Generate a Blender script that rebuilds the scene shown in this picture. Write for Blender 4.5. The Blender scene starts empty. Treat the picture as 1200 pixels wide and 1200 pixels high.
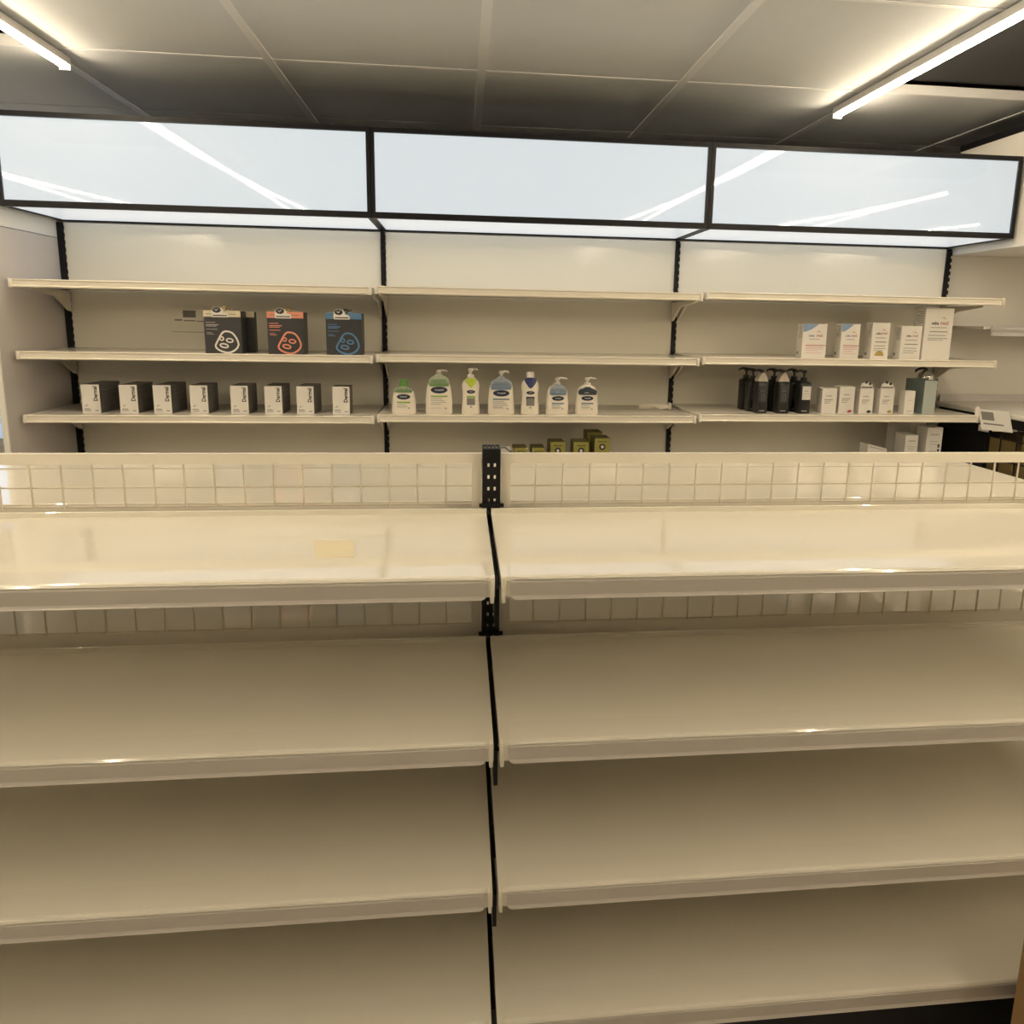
import bpy, bmesh, math, random
from mathutils import Vector, Matrix
random.seed(7)
C = bpy.context.scene.collection
S = bpy.context.scene
PI = math.pi
H = 1.17                       # eye height above the floor; heights below are given from the eye

# ------------------------------------------------------------------ camera
cd = bpy.data.cameras.new('camera'); cam = bpy.data.objects.new('camera', cd); C.objects.link(cam)
F, CX, CY, PITCH, YAW, ROLL = 850.0, 631.3, 529.7, 0.1786, 0.10787, 0.018376
fw = Vector((math.sin(YAW)*math.cos(PITCH), math.cos(YAW)*math.cos(PITCH), -math.sin(PITCH)))
rt0 = Vector((math.cos(YAW), -math.sin(YAW), 0)); up0 = rt0.cross(fw)
rt = rt0*math.cos(ROLL) + up0*math.sin(ROLL); up = -rt0*math.sin(ROLL) + up0*math.cos(ROLL)
M = Matrix((rt, up, -fw)).transposed().to_4x4(); M.translation = Vector((0, 0, H))
cam.matrix_world = M
cd.sensor_width = 36; cd.sensor_fit = 'HORIZONTAL'; cd.lens = 36*F/1200
cd.shift_x = (600-CX)/1200; cd.shift_y = (CY-600)/1200
cd.clip_start = 0.02
S.camera = cam
# ------------------------------------------------------------------ world, exposure
w = bpy.data.worlds.new('daylight'); S.world = w; w.use_nodes = True
bg = w.node_tree.nodes['Background']; bg.inputs[0].default_value = (0.72, 0.85, 1.0, 1); bg.inputs[1].default_value = 1.3
S.view_settings.view_transform = 'Standard'; S.view_settings.look = 'None'
S.view_settings.exposure = 0.10; S.view_settings.gamma = 1.0; S.view_settings.use_curve_mapping = False
LAMP = 86.0                    # radiance of the ceiling tubes
LAMP_COL = (1.0, 0.825, 0.575)
SIGN = 0.695                    # radiance of the lit header panels
# ------------------------------------------------------------------ measures
YW, YF, YL = 3.045, 2.658, 2.658          # wall, wall-shelf fronts, header fronts
X1, BAY = -1.5085, 1.2
X4 = X1+3*BAY
ZLT, ZLB = 0.6376, 0.3409
D, DF, DB = 1.2318, 0.8916, 1.652         # gondola spine, front edge, back edge
XS = 0.0468                               # gondola seam
ZC, T, XC, YC = 0.8239, 0.6968, 0.0695, 2.6431
LEVELS = (-0.327, -0.561, -0.787, -1.0086)

# ------------------------------------------------------------------ materials
MATS = {}
def mat(name, col, rough=.5, metal=0.0, var=.04, scale=30., bump=0.0, spec=.5, emit=None, estr=0., coat=0., vscale=None):
    m = bpy.data.materials.new(name); m.use_nodes = True
    nt = m.node_tree; b = nt.nodes['Principled BSDF']
    b.inputs['Roughness'].default_value = rough; b.inputs['Metallic'].default_value = metal
    b.inputs['Specular IOR Level'].default_value = spec
    b.inputs['Coat Weight'].default_value = coat; b.inputs['Coat Roughness'].default_value = .05
    tc = nt.nodes.new('ShaderNodeTexCoord')
    no = nt.nodes.new('ShaderNodeTexNoise'); no.inputs['Scale'].default_value = scale; no.inputs['Detail'].default_value = 3
    nt.links.new(tc.outputs['Object'], no.inputs['Vector'])
    mx = nt.nodes.new('ShaderNodeMix'); mx.data_type = 'RGBA'
    mx.inputs['A'].default_value = (*[c*(1-var) for c in col], 1); mx.inputs['B'].default_value = (*[min(1, c*(1+var)) for c in col], 1)
    nt.links.new(no.outputs['Fac'], mx.inputs['Factor']); nt.links.new(mx.outputs['Result'], b.inputs['Base Color'])
    if bump:
        bp = nt.nodes.new('ShaderNodeBump'); bp.inputs['Strength'].default_value = bump; bp.inputs['Distance'].default_value = .002
        n2 = nt.nodes.new('ShaderNodeTexNoise'); n2.inputs['Scale'].default_value = scale*6
        nt.links.new(tc.outputs['Object'], n2.inputs['Vector'])
        nt.links.new(n2.outputs['Fac'], bp.inputs['Height']); nt.links.new(bp.outputs['Normal'], b.inputs['Normal'])
    if emit:
        b.inputs['Emission Color'].default_value = (*emit, 1); b.inputs['Emission Strength'].default_value = estr
    MATS[name] = m
    return m
mat('shelf_white', (.83, .79, .69), .05, var=.015, scale=4, coat=.2)
mat('wall_shelf_white', (.80, .76, .69), .14, var=.015, scale=4)
mat('back_panel', (.88, .85, .75), .10, var=.02, scale=3)
mat('rail_white', (.80, .75, .65), .35, var=.015)
mat('wire_white', (.68, .62, .51), .35, var=.01)
mat('label_clear', (.82, .78, .69), .09, var=.01, coat=.3)
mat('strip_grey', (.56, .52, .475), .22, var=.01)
mat('black_metal', (.008, .008, .009), .5, var=.1, spec=.25)
mat('black_frame', (.010, .010, .013), .4, var=.1, spec=.2)
mat('kick_black', (.01, .01, .01), .6)
mat('wall_paint', (.76, .73, .67), .6, var=.02, scale=6, bump=.1)
mat('blocker_dark', (.22, .20, .18), .6, var=.05, scale=3, bump=.1)
mat('grey_board', (.56, .53, .52), .5, var=.02, scale=6)
mat('white_board', (.80, .78, .74), .45, var=.02)
mat('dark_wall', (.07, .07, .075), .7, var=.05)
mat('ceiling_tile', (.80, .83, .86), .8, var=.02, scale=12, bump=.25)
mat('tee_bar', (.95, .96, .98), .5, var=.01)
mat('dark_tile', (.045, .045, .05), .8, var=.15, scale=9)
mat('floor_tile', (.58, .55, .49), .35, var=.08, scale=3)
mat('lamp_body', (.85, .84, .83), .4, var=.01)
mat('lamp_glow', (.9, .9, .9), .4, emit=LAMP_COL, estr=LAMP)
mat('header_glow', (.35, .36, .37), .012, var=.0, emit=(.87, .955, 1.0), estr=SIGN, spec=.16)
mat('header_under', (.3, .3, .3), .3, var=.0, emit=(.92, .97, 1.0), estr=.60)
mat('paper_white', (.80, .77, .72), .55, var=.01)
mat('paper_cream', (.70, .62, .45), .5, var=.02)
mat('card_white', (.72, .70, .67), .4, var=.01)
mat('card_grey', (.20, .19, .17), .5, var=.25, scale=300)
mat('charcoal_card', (.038, .038, .042), .4, var=.05)
mat('box_side', (.11, .105, .098), .45, var=.15, scale=60)
mat('print_grey', (.22, .21, .20), .5)
mat('print_dark', (.03, .03, .035), .5)
mat('print_pale', (.45, .43, .40), .5)
mat('print_gold', (.45, .32, .10), .5, var=.3, scale=400)
mat('print_red', (.42, .06, .09), .5)
mat('print_pink', (.68, .42, .44), .5)
mat('salmon', (.78, .30, .20), .5, var=.02)
mat('blue_print', (.09, .22, .42), .5, var=.02)
mat('swoosh_blue', (.20, .30, .48), .5, var=.02)
mat('navy', (.012, .02, .055), .35)
mat('bottle_white', (.86, .80, .70), .3, var=.01)
mat('pump_white', (.82, .78, .71), .3, var=.01)
mat('green_cap', (.10, .28, .05), .3, var=.05)
mat('green_tag', (.16, .30, .12), .4, var=.25, scale=180)
mat('green_print', (.30, .46, .10), .5, var=.1, scale=200)
mat('lime_tag', (.45, .58, .04), .4, var=.25, scale=160)
mat('blue_tag', (.17, .25, .37), .4, var=.35, scale=200)
mat('navy_tag', (.02, .03, .13), .4, var=.3, scale=200)
mat('slate_tag', (.05, .065, .09), .4, var=.4, scale=200)
mat('tag_pale_green', (.40, .45, .34), .25, var=.3, scale=150)
mat('tag_pale_blue', (.34, .38, .42), .25, var=.4, scale=150)
mat('clear_tag', (.50, .52, .47), .15, var=.15, scale=200)
mat('blue_grey_print', (.22, .28, .36), .5, var=.1, scale=200)
mat('black_bottle', (.012, .012, .013), .3, var=.1)
mat('clip_clear', (.55, .50, .43), .15, var=.12, scale=150)
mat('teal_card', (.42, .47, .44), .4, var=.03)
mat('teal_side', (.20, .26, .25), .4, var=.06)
mat('chrome', (.75, .74, .72), .12, metal=1.0)
mat('olive_box', (.30, .28, .06), .5, var=.05)
mat('olive_dark', (.13, .12, .04), .55, var=.1)
mat('carton', (.34, .21, .09), .7, var=.1, scale=14)
mat('brown_carton', (.16, .115, .04), .75, var=.2, scale=10)
mat('pale_yellow', (.84, .75, .52), .3, var=.03)
mat('window_frame', (.75, .75, .75), .4)
mat('outdoor_blue', (.03, .06, .22), .5)
mat('outdoor_white', (.8, .82, .85), .5)
mat('pavement', (.5, .5, .5), .8)
def glass(name, tint=(1, 1, 1), gloss=(1, 1, 1)):
    m = bpy.data.materials.new(name); m.use_nodes = True; nt = m.node_tree
    for n in list(nt.nodes): nt.nodes.remove(n)
    o = nt.nodes.new('ShaderNodeOutputMaterial'); tr = nt.nodes.new('ShaderNodeBsdfTransparent'); tr.inputs[0].default_value = (*tint, 1)
    gl = nt.nodes.new('ShaderNodeBsdfGlossy'); gl.inputs['Roughness'].default_value = .03; gl.inputs[0].default_value = (*gloss, 1)
    fr = nt.nodes.new('ShaderNodeFresnel'); fr.inputs[0].default_value = 1.45; mx = nt.nodes.new('ShaderNodeMixShader')
    nt.links.new(fr.outputs[0], mx.inputs[0]); nt.links.new(tr.outputs[0], mx.inputs[1]); nt.links.new(gl.outputs[0], mx.inputs[2])
    nt.links.new(mx.outputs[0], o.inputs[0]); MATS[name] = m
glass('window_glass', (.96, .98, 1)); glass('clear_cover', (.99, .99, .99), (.32, .32, .32))

# ------------------------------------------------------------------ mesh helpers
class MB:
    def __init__(s): s.v = []; s.f = []
    def add(s, vs, fs):
        n = len(s.v); s.v += [tuple(v) for v in vs]; s.f += [tuple(i+n for i in f) for f in fs]; return s
    def box(s, x0, x1, y0, y1, z0, z1):
        return s.add([(x0,y0,z0),(x1,y0,z0),(x1,y1,z0),(x0,y1,z0),(x0,y0,z1),(x1,y0,z1),(x1,y1,z1),(x0,y1,z1)],
                     [(0,3,2,1),(4,5,6,7),(0,1,5,4),(1,2,6,5),(2,3,7,6),(3,0,4,7)])
    def bbox(s, x0, x1, y0, y1, z0, z1, r=.002, seg=2):           # box with rounded edges
        bm = bmesh.new(); bmesh.ops.create_cube(bm, size=1)
        for v in bm.verts: v.co = Vector(((x0+x1)/2+v.co.x*(x1-x0), (y0+y1)/2+v.co.y*(y1-y0), (z0+z1)/2+v.co.z*(z1-z0)))
        bmesh.ops.bevel(bm, geom=bm.edges[:], offset=r, segments=seg, profile=.5, affect='EDGES')
        return s.bm(bm)
    def bm(s, bm):
        bm.verts.index_update(); s.add([v.co for v in bm.verts], [[v.index for v in f.verts] for f in bm.faces]); bm.free(); return s
    def prism_x(s, prof, x0, x1):                                  # closed (y,z) outline extruded along x
        n = len(prof); vs = [(x0,y,z) for y,z in prof]+[(x1,y,z) for y,z in prof]
        return s.add(vs, [(i,(i+1)%n,n+(i+1)%n,n+i) for i in range(n)]+[tuple(range(n))[::-1], tuple(range(n,2*n))])
    def prism_y(s, prof, y0, y1):                                  # closed (x,z) outline extruded along y
        n = len(prof); vs = [(x,y0,z) for x,z in prof]+[(x,y1,z) for x,z in prof]
        return s.add(vs, [(i,(i+1)%n,n+(i+1)%n,n+i) for i in range(n)]+[tuple(range(n))[::-1], tuple(range(n,2*n))])
    def loft(s, prof, n=28, e=2.0, cx=0, cy=0, caps=True):         # (z, rx, ry) rings, superellipse exponent e
        base = len(s.v); vs = []
        for z, rx, ry in prof:
            for i in range(n):
                a = 2*PI*i/n; c, q = math.cos(a), math.sin(a)
                vs.append((cx+rx*math.copysign(abs(c)**(2/e), c), cy+ry*math.copysign(abs(q)**(2/e), q), z))
        fs = []
        for k in range(len(prof)-1):
            for i in range(n): fs.append((k*n+i, k*n+(i+1)%n, (k+1)*n+(i+1)%n, (k+1)*n+i))
        if caps: fs += [tuple(range(n))[::-1], tuple((len(prof)-1)*n+i for i in range(n))]
        return s.add(vs, fs)
    def tube(s, pts, r, n=8):
        rs = r if isinstance(r, (list, tuple)) else [r]*len(pts); P = [Vector(p) for p in pts]; vs = []; fs = []
        for k, p in enumerate(P):
            t = (P[min(k+1, len(P)-1)]-P[max(k-1, 0)]).normalized()
            a = t.cross(Vector((0, 0, 1))); a = a.normalized() if a.length > 1e-4 else Vector((1, 0, 0)); b = t.cross(a)
            for i in range(n): vs.append(p+(a*math.cos(2*PI*i/n)+b*math.sin(2*PI*i/n))*rs[k])
        for k in range(len(P)-1):
            for i in range(n): fs.append((k*n+i, k*n+(i+1)%n, (k+1)*n+(i+1)%n, (k+1)*n+i))
        fs += [tuple(range(n))[::-1], tuple((len(P)-1)*n+i for i in range(n))]
        return s.add(vs, fs)
    def ring(s, pts, wd, y, t=.0005):                               # flat outline stroke of width wd on a face looking to -y
        n = len(pts); cx = sum(p[0] for p in pts)/n; cz = sum(p[1] for p in pts)/n; o = []; q = []
        for i in range(n):
            a = Vector((pts[i-1][0], pts[i-1][1])); b = Vector((pts[(i+1) % n][0], pts[(i+1) % n][1])); d = (b-a).normalized(); nn = Vector((d.y, -d.x))
            if nn.dot(Vector((pts[i][0]-cx, pts[i][1]-cz))) < 0: nn = -nn
            o.append((pts[i][0]+nn.x*wd/2, pts[i][1]+nn.y*wd/2)); q.append((pts[i][0]-nn.x*wd/2, pts[i][1]-nn.y*wd/2))
        vs = [(x,y-t,z) for x,z in o]+[(x,y-t,z) for x,z in q]+[(x,y,z) for x,z in o]+[(x,y,z) for x,z in q]
        fs = []
        for i in range(n):
            j = (i+1) % n; fs += [(i,j,n+j,n+i), (2*n+i,2*n+j,j,i), (n+i,n+j,3*n+j,3*n+i)]
        return s.add(vs, fs)
    def ell(s, cx, cz, rx, rz, y, n=20, t=.0005):
        return s.prism_y([(cx+rx*math.cos(2*PI*i/n), cz+rz*math.sin(2*PI*i/n)) for i in range(n)], y-t, y)
    def rect(s, x0, x1, z0, z1, y, t=.0005): return s.box(x0, x1, y-t, y, z0, z1)
    def lines(s, rows, y, t=.0004):                                 # rows of print: (x0, x1, z, height)
        for x0, x1, z, h in rows: s.rect(x0, x1, z-h/2, z+h/2, y, t)
        return s

def obj(name, mb, m, parent=None, off=(0, 0, 0), smooth=None, fix=True):
    me = bpy.data.meshes.new(name)
    ox, oy, oz = off
    me.from_pydata([(x-ox, y-oy, z-oz) for x, y, z in mb.v], [], mb.f)
    if fix:
        bm = bmesh.new(); bm.from_mesh(me); bmesh.ops.recalc_face_normals(bm, faces=bm.faces[:]); bm.to_mesh(me); bm.free()
    me.materials.append(MATS[m])
    if smooth:
        for p in me.polygons: p.use_smooth = True
        me.set_sharp_from_angle(angle=math.radians(smooth))
    o = bpy.data.objects.new(name, me); C.objects.link(o)
    if parent: o.parent = parent
    else: o.location = off
    return o
def thing(name, label, cat, loc=(0, 0, 0), rz=0, group=None):
    o = bpy.data.objects.new(name, None); C.objects.link(o); o.location = loc; o.rotation_euler = (0, 0, rz)
    o.empty_display_size = .05
    o['label'] = label; o['category'] = cat
    if group: o['group'] = group
    return o
def tag(o, label, cat, group=None):
    o['label'] = label; o['category'] = cat
    if group: o['group'] = group
    return o
def struct(name, mb, m, parent=None, off=(0, 0, 0)):
    o = obj(name, mb, m, parent, off)
    if not parent: o['kind'] = 'structure'
    return o
def inst(src, name, parent, loc=(0, 0, 0), rot=None, scale=None):    # another piece that shares the mesh
    o = bpy.data.objects.new(name, src.data); C.objects.link(o); o.parent = parent; o.location = loc
    if rot: o.rotation_euler = rot
    if scale: o.scale = scale
    return o
def dup(root, loc, rz=None, label=None, group=None):
    r = root.copy(); C.objects.link(r); r.location = loc
    if rz is not None: r.rotation_euler = (0, 0, rz)
    if label: r['label'] = label
    if group: r['group'] = group
    for ch in list(root.children):
        c = ch.copy(); C.objects.link(c); c.parent = r
        for g in list(ch.children):
            d = g.copy(); C.objects.link(d); d.parent = c
    return r
_tc = {}
def text_mb(s, size, cx, cz, y, rot=0, stretch=1.0, proj=None, bold=0.0):
    """lettering centred on (cx, cz) of a face that looks to -y; size is the cap height"""
    key = (s, bold)
    if key not in _tc:
        cu = bpy.data.curves.new('t', 'FONT'); cu.body = s; cu.size = 1; cu.resolution_u = 2; cu.offset = bold
        o = bpy.data.objects.new('t', cu); C.objects.link(o)
        dg = bpy.context.evaluated_depsgraph_get(); me = bpy.data.meshes.new_from_object(o.evaluated_get(dg))
        vs = [tuple(v.co) for v in me.vertices]; fs = [tuple(p.vertices) for p in me.polygons]
        bpy.data.objects.remove(o); bpy.data.curves.remove(cu); bpy.data.meshes.remove(me)
        xs = [v[0] for v in vs]; ys = [v[1] for v in vs]
        _tc[key] = (vs, fs, (min(xs)+max(xs))/2, (min(ys)+max(ys))/2, max(ys)-min(ys))
    vs, fs, mx, my, h = _tc[key]; k = size/h; out = []; ca, sa = math.cos(rot), math.sin(rot)
    for x, yy, _ in vs:
        a = (x-mx)*k*stretch; b = (yy-my)*k
        X, Z = cx+a*ca-b*sa, cz+a*sa+b*ca
        out.append((X, (proj(X, Z) if proj else y)-.0004, Z))
    return MB().add(out, fs)

# ================================================================== THE ROOM
XL, XR, YN, YFAR = -4.6, 4.8, -3.0, 4.7
flr = struct('floor', MB().box(XL, XR, YN, YFAR, -.05, 0), 'floor_tile')
wb = struct('wall_back', MB().box(X1-.03, XR, YW+.001, YW+.10, 0, ZLT+H-.02), 'wall_paint')
# window wall at the far left, beyond the wall unit
WX0, WX1, WZ0, WZ1 = -4.3, -1.75, .35, 1.9
wf = struct('wall_far', MB().box(X1+.07, XR, YFAR, YFAR+.1, 0, ZC+H+.1).box(XL, WX0, YFAR, YFAR+.1, 0, ZC+H+.1).box(WX1, X1-.03, YFAR, YFAR+.1, 0, ZC+H+.1)
       .box(WX0, WX1, YFAR, YFAR+.1, 0, WZ0).box(WX0, WX1, YFAR, YFAR+.1, WZ1, ZC+H+.1), 'wall_paint')
struct('wall_recess', MB().box(X1-.03, X1+.07, YW+.10, YFAR, 0, .55+H), 'wall_paint')
struct('wall_left', MB().box(XL-.1, XL, YN, YFAR+.1, 0, ZC+H+.1), 'wall_paint')
struct('wall_right', MB().box(XR, XR+.1, YN, YFAR+.1, 0, ZC+H+.1), 'wall_paint')
struct('wall_front', MB().box(XL-.1, XR+.1, YN-.1, YN, 0, ZC+H+.1), 'wall_paint')
wn = struct('window_1', MB().box(WX0, WX1, YFAR+.02, YFAR+.08, WZ0, WZ0+.05).box(WX0, WX1, YFAR+.02, YFAR+.08, WZ1-.05, WZ1)
       .box(WX0, WX0+.05, YFAR+.02, YFAR+.08, WZ0+.05, WZ1-.05).box(WX1-.05, WX1, YFAR+.02, YFAR+.08, WZ0+.05, WZ1-.05)
       .box(-3.05, -3.0, YFAR+.02, YFAR+.08, WZ0+.05, WZ1-.05), 'window_frame')
struct('pane', MB().box(WX0+.05, -3.05, YFAR+.045, YFAR+.051, WZ0+.05, WZ1-.05), 'window_glass', wn)
struct('pane', MB().box(-3.0, WX1-.05, YFAR+.045, YFAR+.051, WZ0+.05, WZ1-.05), 'window_glass', wn)
struct('ground_outside', MB().box(-9, 1, YFAR+.1, 12, -.06, -.01), 'pavement')
bar = thing('striped_barrier', 'blue and white striped barrier outside the far left window', 'barrier', (-3.6, 6.2, -.01))
for k in range(6):
    obj('board', MB().box(-2, 2, -.03, .03, .30+k*.09, .30+k*.09+.05), 'outdoor_blue' if k % 2 == 1 else 'outdoor_white', bar)
for sx in (-1.9, 0, 1.9): obj('post', MB().box(sx-.03, sx+.03, .031, .09, 0, .80), 'outdoor_white', bar)

# ceiling: slab, tee bars, tiles
ce = struct('ceiling', MB().box(XL-.1, XR+.1, YN-.1, YFAR+.1, ZC+H+.10, ZC+H+.15), 'dark_tile')
K0, K1, J0, J1 = -7, 7, -8, 3
tw = .014
tile = None; dark = None
for k in range(K0, K1):
    for j in range(J0, J1):
        x, y = XC+(k+.5)*T, YC+(j+.5)*T
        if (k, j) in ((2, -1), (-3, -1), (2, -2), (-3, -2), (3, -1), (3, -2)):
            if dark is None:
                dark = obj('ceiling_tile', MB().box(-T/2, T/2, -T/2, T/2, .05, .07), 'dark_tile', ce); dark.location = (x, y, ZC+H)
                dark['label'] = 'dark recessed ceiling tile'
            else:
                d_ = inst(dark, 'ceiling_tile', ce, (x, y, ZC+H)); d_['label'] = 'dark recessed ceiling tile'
        elif tile is None:
            tile = obj('ceiling_tile', MB().box(-T/2+.008, T/2-.008, -T/2+.008, T/2-.008, .0035, .018), 'ceiling_tile', ce); tile.location = (x, y, ZC+H)
        else: inst(tile, 'ceiling_tile', ce, (x, y, ZC+H))
tb = obj('tee_bar', MB().box(-tw, tw, YN, YFAR, 0, .0035).box(-.002, .002, YN, YFAR, .0035, .04), 'tee_bar', ce); tb.location = (XC+K0*T+.2, 0, ZC+H)
first = True
for k in range(K0+1, K1):
    if first: tb.location = (XC+k*T, 0, ZC+H); first = False
    else: inst(tb, 'tee_bar', ce, (XC+k*T, 0, ZC+H))
tc_ = None
for j in range(J0, J1):
    if j > 0: continue
    for k in range(K0+1, K1-1):
        if tc_ is None:
            tc_ = obj('cross_bar', MB().box(tw, T-tw, -.007, .007, .0015, .0035).box(tw, T-tw, -.002, .002, .0035, .035), 'tee_bar', ce); tc_.location = (XC+k*T, YC+j*T, ZC+H)
        else: inst(tc_, 'cross_bar', ce, (XC+k*T, YC+j*T, ZC+H))

# ceiling lamps: long slim battens under the tee bars
def lamp(x, y0, y1, label):
    L = y1-y0; t = thing('ceiling_lamp', label, 'lamp', (x, (y0+y1)/2, H+ZC), 0, 'linear ceiling lamps')
    h = L/2; z = -.001
    obj('housing', MB().box(-.017, .017, -h, h, -.0243, z), 'lamp_body', t)
    obj('diffuser', MB().loft([(0, .001, .001)], 3) if 0 else MB().prism_y([(-.0075,-.0244), (-.0075,-.034), (-.004,-.037), (.004,-.037), (.0075,-.034), (.0075,-.0244)], -h+.004, h-.004), 'lamp_glow', t)
    obj('end_cap', MB().bbox(-.0175, .0175, h-.003, h+.004, -.040, z, .001), 'lamp_body', t)
    obj('end_cap', MB().bbox(-.0175, .0175, -h-.004, -h+.003, -.040, z, .001), 'lamp_body', t)
    return t
lamp(XC-2*T+.03, -1.25, 2.72, 'long slim lit ceiling lamp at the upper left, over the black-framed header')
lamp(XC+2*T-.03, -2.85, 2.83, 'long slim lit ceiling lamp at the upper right, beside the dark ceiling opening')
lamp(XC-4*T, -2.6, 1.6, 'slim lit ceiling lamp furthest left, mirrored in the left header panel')
lamp(XC+4*T, -2.6, 1.14, 'slim lit ceiling lamp right of the room, mirrored in the right header panel')
lamp(XC+6*T, -2.6, -.45, 'slim lit ceiling lamp furthest right, nearest the right wall')

struct('unseen_light_blocker', MB().box(-3.0, 3.0, -.42, -.32, 0, 1.52), 'blocker_dark')      # unseen wall added behind the viewer to keep light off the lower shelves
# side returns of the alcove
sp = struct('trim_1', MB().box(X1-.026, X1-.012, 2.597, YW+.001, 0, .276+H), 'grey_board')
struct('edge_strip', MB().box(X1-.028, X1-.010, 2.590, 2.597, 0, .278+H), 'white_board', sp)
h2 = struct('trim_2', MB().box(X1-.10, X1-.012, 2.50, YW, .279+H, .345+H), 'white_board')
h3 = struct('trim_3', MB().box(X4+.012, 3.4, 2.45, YW+.0, .312+H, .735+H), 'white_board')
struct('top_rail', MB().box(X4+.008, 3.4, 2.44, YW, .735+H, .76+H), 'black_frame', h3)

# ================================================================== WALL SHELVING (three bays)
BW = ['left', 'middle', 'right']
ZS = [(.107, -.133, -.351, -.575), (.111, -.128, -.345, -.575), (.117, -.122, -.338, -.575)]
def upright_mb(x, wd=.019):
    m = MB(); z = .02; y0, y1 = YW-.024, YW-.001
    while z < ZLB+H-.015:                                              # toothed strip: slots bite its edge
        m.box(x-wd/2, x+wd/2, y0, y1, z, z+.016); m.box(x-wd/2, x+wd/2-.006, y0, y1, z+.016, z+.027); z += .027
    return m
def bracket_mb(x, z):                                                  # triangular shelf arm
    return MB().prism_x([(YW-.026, z-.024), (YF+.10, z-.024), (YF+.10, z-.030), (YW-.13, z-.048), (YW-.045, z-.098), (YW-.026, z-.102)], x-.004, x+.004)
for b in range(3):
    x0, x1 = X1+b*BAY, X1+(b+1)*BAY
    base = (x0+BAY/2, YW-.2, 0)
    root = thing('wall_shelf_unit', ['left bay of the cream wall shelving, holding mask boxes and black-sided boxes',
        'middle bay of the cream wall shelving, with white lotion bottles on one shelf',
        'right bay of the cream wall shelving, with white cartons and black bottles'][b], 'shelving', base, 0, 'cream wall shelving bays')
    obj('back_panel', MB().box(x0+.010, x1-.010, YW-.016, YW-.002, .1, ZLB+H-.006), 'back_panel', root, base)
    ups = [x0] if b < 2 else [x0, x1]
    for ux in ups: obj('upright', upright_mb(ux, .019 if ux not in (X1, X4) else .024), 'black_metal', root, base)
    obj('base_deck', MB().box(x0+.004, x1-.004, 2.50, YW-.03, 0, .1), 'rail_white', root, base)
    for lv, z in enumerate(ZS[b]):
        zz = z+H
        xa, xb = x0+.005, x1-.005
        if lv == 2 and b == 2: xb = x1-.05
        sh = obj('shelf', MB().bbox(xa, xb, YF+.004, YW-.026, zz-.022, zz, .002), 'wall_shelf_white', root, base, 40)
        if lv == 0: sh['label'] = 'empty top shelf'
        obj('price_rail', MB().prism_x([(YF+.0038, zz+.001), (YF-.004, zz+.001), (YF-.007, zz-.002), (YF-.004, zz-.006), (YF-.004, zz-.019),
              (YF-.008, zz-.024), (YF-.004, zz-.027), (YF+.0038, zz-.027)], xa+.012, xb-.012), 'rail_white', sh, base)
        obj('label_flap', MB().bbox(xa+.014, xb-.014, YF+.004, YF+.034, zz, zz+.0012, .0004, 1), 'label_clear', sh, base)
        for ex, s in ((xa, 1), (xb, -1)):
            obj('end_cap', MB().bbox(min(ex, ex+s*.0115), max(ex, ex+s*.0115), YF-.008, YF+.0038, zz-.028, zz+.002, .003), 'pump_white', sh, base, 40)
        for ux in (x0+.012, x1-.012):
            obj('bracket', bracket_mb(ux, zz), 'rail_white', sh, base)

# lit header boxes above the bays
for b in range(3):
    x0, x1 = X1+b*BAY+.001, X1+(b+1)*BAY-.001
    base = (x0+BAY/2, YW-.2, ZLB+H)
    r = thing('header_lightbox', ['left lit white header box in a black frame above the shelves',
        'middle lit white header box in a black frame above the shelves', 'right lit white header box in a black frame above the shelves'][b], 'lightbox', base, 0, 'lit header boxes')
    a, t, yb, zb, zt = .013, .017, YW-.005, ZLB+H, ZLT+H
    m = MB()
    for z0, z1 in ((zb, zb+.020), (zt-.016, zt)): m.box(x0, x1, YL, YL+.018, z0, z1); m.box(x0, x1, yb-.014, yb, z0, z1)
    for xx in (x0, x1-a):
        m.box(xx, xx+a, YL, YL+.018, zb+.020, zt-.016); m.box(xx, xx+a, yb-.014, yb, zb+.020, zt-.016)
        m.box(xx, xx+a, YL+.018, yb-.014, zb, zb+.014); m.box(xx, xx+a, YL+.018, yb-.014, zt-.014, zt)
    obj('frame', m, 'black_frame', r, base)
    obj('front_panel', MB().box(x0+a, x1-a, YL+.010, YL+.014, zb+.020, zt-.016), 'header_glow', r, base)
    obj('bottom_panel', MB().box(x0+a, x1-a, YL+.018, yb-.014, zb+.004, zb+.008), 'header_under', r, base)
    cv = MB(); NZ = 16; xa_, xb_ = x0+a+.0005, x1-a-.0005; z0_, z1_ = zb+.0205, zt-.0165; zc_ = z0_+(z1_-z0_)*.42
    pv = []
    for q in range(NZ+1):                                              # thin acrylic sheet, slightly bowed
        zq = z0_+(z1_-z0_)*q/NZ; yq = YL+.0040+.055*(zq-zc_)**2
        pv += [(xa_, yq, zq), (xb_, yq, zq), (xb_, yq+.0015, zq), (xa_, yq+.0015, zq)]
    pf = [(0, 3, 2, 1), (4*NZ, 4*NZ+1, 4*NZ+2, 4*NZ+3)]
    for q in range(NZ):
        for u in range(4): pf.append((4*q+u, 4*q+(u+1) % 4, 4*q+4+(u+1) % 4, 4*q+4+u))
    cv.add(pv, pf)
    obj('cover_pane', cv, 'clear_cover', r, base, 30)
    obj('top_panel', MB().box(x0+a, x1-a, YL+.018, yb-.014, zt-.010, zt-.006), 'dark_wall', r, base)
    for xx in (x0+.003, x1-.007): obj('side_panel', MB().box(xx, xx+.004, YL+.018, yb-.014, zb+.014, zt-.014), 'black_frame', r, base)

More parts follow.
